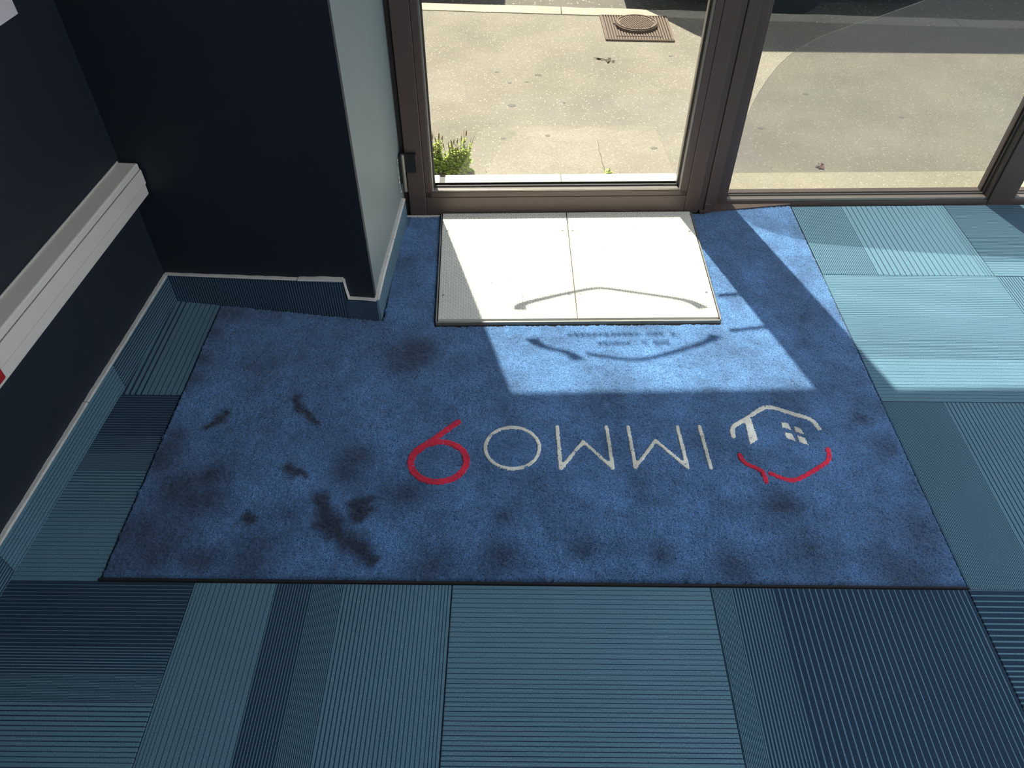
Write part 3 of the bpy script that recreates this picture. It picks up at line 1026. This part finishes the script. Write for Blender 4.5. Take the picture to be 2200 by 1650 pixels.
scr = MB(FA).box(.716, .733, .0085, .0105, .031, .0335).build('scratch_mark', MAT['bead'], door)

# ------------------------------------------------------------------ trunking, socket, panel on the left wall
tk = empty('cable_trunking', LW(0, .3, .335))
tag(tk, 'long white cable trunking along the dark left wall', 'trunking')
PE = .856
MB(LW).box(.0005, .050, -1.6, PE, .334, .4155, .003).build('body', MAT['pvc'], tk)
MB(LW).box(.050, .0525, -1.6, PE - .0005, .363, .3985, .0008).build('cover', MAT['pvc'], tk)
MB(LW).box(.0495, .0506, -1.6, PE - .0005, .3985, .4005).build('cover_joint', MAT['pvc_dark'], tk)
MB(LW).box(.0495, .0506, -1.6, PE - .0005, .3612, .363).build('cover_joint', MAT['pvc_dark'], tk)
MB(LW).box(.0005, .004, -1.6, PE, .4155, .4185, .0008).build('back_edge', MAT['caulk'], tk)
so = empty('power_socket', LW(.052, .19, .346))
tag(so, 'red power socket plate on the white trunking', 'socket')
MB(LW).box(.0525, .060, .168, .213, .349, .394, .003).build('face_plate', MAT['red'], so)
MB(LW).tube([(.058, .1905, .3715), (.0612, .1905, .3715)], .017, 20).build('well', MAT['red'], so)
for dz in (-.0095, .0095):
    MB(LW).tube([(.0605, .1905 + dz, .3715), (.0616, .1905 + dz, .3715)], .0025, 10).build('pin_hole', MAT['gasket'], so)
nb = empty('notice_board', LW(0, .45, .79))
tag(nb, 'white board high on the dark left wall', 'board')
MB(LW).box(.001, .012, .10, .729, .790, 1.45, .001).build('panel', MAT['paper'], nb)
for (a, b, c, d) in ((.10, .729, 1.44, 1.45), (.10, .112, .79, 1.45)):
    MB(LW).box(.012, .014, a, b, c, d).build('edge_strip', MAT['paper'], nb)

# ------------------------------------------------------------------ ceiling fill panels, added out of view to brighten the office
for k, (lx, ly) in enumerate(((2.1, -.5), (3.7, -.5), (2.1, -2.4), (3.7, -2.4))):
    lp = empty('ceiling_fill', (lx, ly, CEIL))
    tag(lp, 'added square ceiling lamp panel, ' + ('nearest the glass door', 'near the last window', 'towards the back wall', 'in the back right corner')[k], 'fill', 'ceiling lamp panels')
    MB().box(lx - .31, lx + .31, ly - .31, ly + .31, CEIL - .03, CEIL - .001, .003).build('frame', MAT['white_paint'], lp)
    MB().box(lx - .29, lx + .29, ly - .29, ly + .29, CEIL - .034, CEIL - .029).build('diffuser', MAT['fill'], lp)

# ------------------------------------------------------------------ outside
GZ = -.03


def kerb_y(x):
    return 3.128 - .060 * x


pv = MB().add([(x, y, GZ) for x, y in ((-6, 1.35), (9, 1.35), (9, kerb_y(9)), (-6, kerb_y(-6)))] + [(x, y, -.4) for x, y in ((-6, 1.35), (9, 1.35), (9, kerb_y(9)), (-6, kerb_y(-6)))],
              [(0, 1, 2, 3), (7, 6, 5, 4), (0, 4, 5, 1), (1, 5, 6, 2), (2, 6, 7, 3), (3, 7, 4, 0)]).build('pavement', MAT['asphalt'])
tag(pv, 'pale worn asphalt pavement outside the door', 'pavement', kind='structure')
# concrete apron before the door
ap_pts = [(.0154, 1.55), (.0154, 1.62), (.045, 1.72), (.0691, 1.8067), (.1201, 1.885), (.26, 1.915), (.4552, 1.930), (.64, 1.918), (.80, 1.895), (.86, 1.80), (.88, 1.55)]
ap_out = []
for (p, q_) in zip(ap_pts[:-1], ap_pts[1:]):
    m_ = max(2, int(math.dist(p, q_) / .012))
    for i in range(m_):
        t = i / m_
        nz_ = noise.noise(Vector((p[0] + (q_[0] - p[0]) * t, p[1] + (q_[1] - p[1]) * t, 0)) * 22) * .018
        ap_out.append((p[0] + (q_[0] - p[0]) * t + nz_ * .6, p[1] + (q_[1] - p[1]) * t + nz_))
ap_out.append(ap_pts[-1])
ap = MB().prism(ap_out[::-1], GZ - .01, GZ + .003).build('concrete_apron', MAT['concrete'], pv)
# crack, gum, litter
cr = MB()
cp = [(.4192, 1.84), (.421, 1.80), (.4185, 1.76), (.4235, 1.72), (.4225, 1.68), (.4275, 1.64), (.428, 1.60)]
cr.tube([(x, y, GZ + .0032) for x, y in cp], [.0008, .0014, .0012, .0018, .0013, .002, .0022], 5)
cr.build('crack', MAT['gum'], ap)
for (x, y, r) in ((.2113, 2.4107, .017), (.621, 1.7825, .015), (.0333, 2.4349, .010), (.101, 2.1207, .018), (.2364, 1.8702, .011), (.85, 2.2, .010), (.09, 2.33, .009), (.16, 2.34, .008), (.31, 2.15, .009),
                  (1.30, 2.25, .014), (1.62, 2.05, .012), (.80, 2.62, .010), (.07, 1.85, .010), (1.05, 1.95, .012)):
    n = 14
    rr = [r * random.uniform(.8, 1.15) for _ in range(n)]
    z1 = GZ + (.0042 if inside(ap_pts, np.array([x]), np.array([y]))[0] else .0012)
    mb = MB()
    vs = [(x + rr[i] * math.cos(2 * math.pi * i / n), y + rr[i] * math.sin(2 * math.pi * i / n) * .8, GZ) for i in range(n)] + \
         [(x + .8 * rr[i] * math.cos(2 * math.pi * i / n), y + .8 * rr[i] * math.sin(2 * math.pi * i / n) * .8, z1) for i in range(n)]
    mb.add(vs, [tuple(range(n, 2 * n))] + [(i, (i + 1) % n, n + (i + 1) % n, n + i) for i in range(n)])
    mb.build('gum_spot', MAT['gum'], pv)

tw = MB()
tw.tube([(.455, 2.585, GZ + .004), (.475, 2.575, GZ + .006), (.50, 2.57, GZ + .005), (.53, 2.555, GZ + .005)], [.001, .0018, .002, .0012], 5)
for (x, y, l, a) in ((.49, 2.57, .03, 2.4), (.505, 2.565, .028, -.6), (.515, 2.56, .03, .9), (.52, 2.556, .022, -1.9), (.53, 2.55, .02, -.3)):
    dx, dy = math.cos(a) * l, math.sin(a) * l
    tw.add([(x, y, GZ + .004), (x + dx * .5 - dy * .25, y + dy * .5 + dx * .25, GZ + .009), (x + dx, y + dy, GZ + .005), (x + dx * .5 + dy * .25, y + dy * .5 - dx * .25, GZ + .002), (x + dx * .5, y + dy * .5, GZ + .0015)],
           [(0, 1, 2), (0, 2, 3), (0, 4, 1), (1, 4, 2), (2, 4, 3), (3, 4, 0)])
tag(tw.build('dry_twig', MAT['twig']), 'small dry twig with leaves lying on the sunny pavement', 'twig')
lf = MB()
for (a, l, h) in ((.6, .020, .012), (1.9, .017, .016), (2.9, .019, .008), (4.2, .016, .011), (5.3, .02, .007)):
    x, y = 1.1909, 1.66
    dx, dy = math.cos(a) * l, math.sin(a) * l
    lf.add([(x, y, GZ + .002), (x + dx * .5 - dy * .3, y + dy * .5 + dx * .3, GZ + h), (x + dx, y + dy, GZ + h * .6), (x + dx * .5 + dy * .3, y + dy * .5 - dx * .3, GZ + .003)], [(0, 1, 2), (0, 2, 3), (2, 1, 0), (3, 2, 0)][:2])
tag(lf.build('dry_leaf', MAT['dry_leaf']), 'curled red-brown dry leaf by the window strip', 'leaf')

# sill slabs before the door and sandy strip below the windows
sill_front = lambda u: .262
for (u0, u1, lab) in ((-.300, -.130, 'narrow white sill slab at the hinge side by the weeds'), (-.112, .277, 'left white sill slab outside the door glass'), (.2805, .672, 'right white sill slab outside the door glass')):
    so_ = MB(FA).box(u0, u1, .062, .256, -.12, .0, .003).build('sill_slab', MAT['stone_sill'])
    tag(so_, lab, 'sill', 'white sill slabs outside the door')
for (u0, u1) in ((-.130, -.112), (.277, .2805), (.672, .690)):
    jt = MB(FA).box(u0, u1, .062, .252, -.12, -.006).build('sill_joint', MAT['joint'], pv)
st = MB(FA).box(.690, 4.7, .086, .262, -.2, -.004, .003).build('sill_strip', MAT['strip'])
tag(st, 'sandy concrete strip along the foot of the windows', 'sill', kind='structure')

# kerb stones and road
kb = empty('kerb', (1, kerb_y(1), GZ))
tag(kb, 'pale granite kerb between pavement and road', 'kerb', kind='structure')
x = -3.7
while x < 6:
    L = random.uniform(.85, 1.1)
    w = .098
    poly = []
    for t in np.linspace(0, 1, 9):
        poly.append((x + .003 + (L - .006) * t, kerb_y(x + L * t) + random.uniform(-.003, .003)))
    for t in np.linspace(1, 0, 9):
        poly.append((x + .003 + (L - .006) * t, kerb_y(x + L * t) + w + random.uniform(-.007, .007)))
    MB().prism(poly, -.4, GZ + .004).build('kerb_stone', MAT['granite'], kb)
    x += L
rd = MB().box(-8, 11, 2.6, 12, -.5, -.14).build('road', MAT['road'])
tag(rd, 'grey asphalt road beyond the kerb', 'road', kind='structure')

# access cover in the pavement
mh = empty('manhole', (.68, 2.93, GZ))
tag(mh, 'rusty square ribbed manhole frame with raised round lid', 'manhole')
MQ = [(.5230, 3.091), (.8430, 3.081), (.8390, 2.778), (.5290, 2.787)]
MB().prism(MQ[::-1], GZ - .02, GZ + .003).build('base_plate', MAT['iron_dark'], mh)
cxm, cym, rm = .6845, 2.960, .099
NR = 25
for i in range(NR):
    u = (i + .5) / NR
    spans = [(.015, .985)]
    xq = quadpt(MQ, u, .5)[0]
    if abs(xq - cxm) < rm + .004:
        h_ = math.sqrt(max(0, (rm + .004) ** 2 - (xq - cxm) ** 2))
        ya, yb = quadpt(MQ, u, 0)[1], quadpt(MQ, u, 1)[1]
        t0, t1 = (ya - (cym + h_)) / (ya - yb), (ya - (cym - h_)) / (ya - yb)
        spans = [(.015, max(.02, t0 - .02)), (t1 + .02, .86), (.895, .985)] if t1 < .82 else [(.015, max(.02, t0 - .02)), (min(t1 + .02, .97), .985)]
    for (a, b) in spans:
        if b - a > .012:
            bar_between(quadpt(MQ, u, a), quadpt(MQ, u, b), .0064, GZ, GZ + .0085, 'rib', MAT['iron'], mh)
for (a, b) in ((0, 1), (1, 2), (2, 3), (3, 0)):
    bar_between(MQ[a], MQ[b], .005, GZ - .01, GZ + .0085, 'rim_bar', MAT['iron'], mh)
lid = MB()
lid.tube([(cxm, cym, GZ), (cxm, cym, GZ + .018), (cxm, cym, GZ + .021)], [rm, rm, rm - .003], 48)
lid_o = lid.build('lid', MAT['iron'], mh)
# lid: raised rim ring and cross hatched bosses
rg = MB()
n = 48
vs = []
for i in range(n):
    a = 2 * math.pi * i / n
    for (r, z) in ((rm - .003, .0205), (rm - .004, .025), (rm - .011, .025), (rm - .012, .0205)):
        vs.append((cxm + r * math.cos(a), cym + r * math.sin(a), GZ + z))
rg.add(vs, [(i * 4 + j, ((i + 1) % n) * 4 + j, ((i + 1) % n) * 4 + (j + 1) % 4, i * 4 + (j + 1) % 4) for i in range(n) for j in range(4)])
rg.build('lid_rim', MAT['iron'], lid_o)
ht = MB()
pp = .0115
for i in range(-9, 10):
    for j in range(-9, 10):
        x_, y_ = cxm + (i * pp) * .94 - (j * pp) * .34, cym + (i * pp) * .34 + (j * pp) * .94
        if math.hypot(x_ - cxm, y_ - cym) > rm - .018:
            continue
        ht.box(x_ - .0037, x_ + .0037, y_ - .0037, y_ + .0037, GZ + .0205, GZ + .0245)
tag(ht.build('lid_bosses', MAT['iron'], lid_o), kind='stuff')


# weeds at the corner of the sill
def weed(cx, cy, hh, n, spread, label):
    root = empty('weed', (cx, cy, GZ))
    tag(root, label, 'weed', 'weeds by the door sill')
    st_, lv, sd = MB(), MB(), MB()
    for k in range(n):
        a = random.uniform(0, 2 * math.pi)
        bx, by = cx + random.uniform(-.6, .6) * spread, cy + random.uniform(-.5, .5) * spread
        h = hh * random.uniform(.45, 1.0)
        lx, ly = random.uniform(-.35, .35) * h * .6, random.uniform(-.3, .3) * h * .5
        P = [Vector((bx + lx * t * t, by + ly * t * t, GZ + h * t)) for t in (0, .25, .5, .75, 1)]
        st_.tube(P, [.0013, .0012, .001, .0008, .0005], 5)
        m = int(14 + h * 90)
        for i in range(m):
            t = random.uniform(.03, .82)
            p = P[0].lerp(P[-1], t)
            p.x = bx + lx * t * t
            p.y = by + ly * t * t
            an = random.uniform(0, 2 * math.pi)
            L = random.uniform(.011, .028) * (1.15 - t * .7)
            d = Vector((math.cos(an), math.sin(an), random.uniform(.1, .8))).normalized()
            s = d.cross(Vector((0, 0, 1))).normalized() * L * .28
            up = Vector((0, 0, .25 * L))
            q0, q1, q2, q3, q4 = p, p + d * L * .45 + s, p + d * L - up * .6, p + d * L * .45 - s, p + d * L * .5 + up * .4
            lv.add([tuple(v) for v in (q0, q1, q2, q3, q4)], [(0, 1, 4), (1, 2, 4), (2, 3, 4), (3, 0, 4)])
        if random.random() < .6:
            tp = P[-1]
            sd.tube([tp - Vector((0, 0, .018)), tp - Vector((0, 0, .010)), tp + Vector((lx * .1, 0, .004))], [.0012, .0024, .0006], 6)
    st_.build('stem', MAT['stem'], root)
    lv_o = mesh('leaves', lv.v, lv.f, MAT['leaf'], root)
    tag(lv_o, kind='stuff')
    if sd.v:
        tag(sd.build('seed_head', MAT['seed'], root), kind='stuff')


weed(-.153, 1.603, .150, 24, .030, 'bushy green weed at the door edge, leftmost of the clump')
weed(-.105, 1.603, .125, 20, .029, 'seeding weed in the middle of the clump by the sill')
weed(-.058, 1.605, .165, 14, .027, 'tall thin weed on the right of the clump by the sill')
weed(.432, 1.580, .035, 3, .010, 'tiny sprout in the crack before the door sill')


# ------------------------------------------------------------------ parked vehicles at the kerb
def vehicle(name, label, prof, y0, y1, tumble, paint, wheels, glass_z, cat):
    zs = [p[1] for p in prof]
    root = empty(name, (sum(p[0] for p in prof) / len(prof), (y0 + y1) / 2, -.14))
    tag(root, label, cat)
    n = len(prof)
    zt = max(zs)
    vs = []
    for side, y in ((1, y0), (-1, y1)):
        for (px, pz) in prof:
            f = max(0, (pz - glass_z[0]) / (zt - glass_z[0]))
            vs.append((px, y + side * tumble * f, pz))
    mb = MB()
    mb.add(vs, [tuple(range(n))[::-1], tuple(range(n, 2 * n))] + [(i, (i + 1) % n, n + (i + 1) % n, n + i) for i in range(n)])
    body = mb.build('body', paint, root)
    x0, x1 = min(p[0] for p in prof if p[1] > glass_z[1] - .02) + .1, max(p[0] for p in prof if p[1] > glass_z[1] - .02) - .1
    for side, y in ((1, y0), (-1, y1)):
        k = 3
        for j in range(k):
            a = x0 + (x1 - x0) * j / k + .04
            b = x0 + (x1 - x0) * (j + 1) / k - .04
            f0 = (glass_z[0] + .06 - glass_z[0]) / (zt - glass_z[0])
            f1 = (glass_z[1] - glass_z[0]) / (zt - glass_z[0])
            ya, yb = y + side * (tumble * f0 - .004), y + side * (tumble * f1 - .004)
            MB().add([(a, ya, glass_z[0] + .06), (b, ya, glass_z[0] + .06), (b - .02, yb, glass_z[1]), (a + .02, yb, glass_z[1]),
                      (a, ya + side * .02, glass_z[0] + .06), (b, ya + side * .02, glass_z[0] + .06), (b - .02, yb + side * .02, glass_z[1]), (a + .02, yb + side * .02, glass_z[1])],
                     [(0, 1, 2, 3), (7, 6, 5, 4), (0, 4, 5, 1), (1, 5, 6, 2), (2, 6, 7, 3), (3, 7, 4, 0)]).build('side_window', MAT['car_glass'], root)
    for wx in wheels:
        for (a, b) in ((y0 - .01, y0 + .19), (y1 - .19, y1 + .01)):
            wv = MB().tube([(wx, a, .18), (wx, b, .18)], .32, 28).build('wheel', MAT['tyre'], root)
            MB().tube([(wx, a - .006, .18), (wx, b + .006, .18)], .19, 20).build('hub', MAT['steel'], wv)
    return root


vehicle('van', 'white van parked at the kerb beyond the right window',
        [(.70, .05), (.66, .20), (.70, .35), (.75, .62), (.80, 1.0), (.84, 1.32), (.90, 1.57), (1.0, 1.60), (4.2, 1.60), (4.5, 1.5), (4.95, 1.05), (5.35, .92), (5.45, .55), (5.42, .08)], 3.36, 5.2, .10, MAT['car_white'], (1.45, 4.55), (.95, 1.45), 'van')
vehicle('car', 'dark small car parked at the kerb left of the door',
        [(-4.0, .05), (-4.08, .3), (-4.0, .62), (-3.1, .78), (-2.4, 1.28), (-1.0, 1.30), (-.35, .86), (-.07, .72), (-.03, .35), (-.06, .05)], 3.66, 5.3, .16, MAT['car_grey'], (-3.2, -.85), (.78, 1.18), 'car')
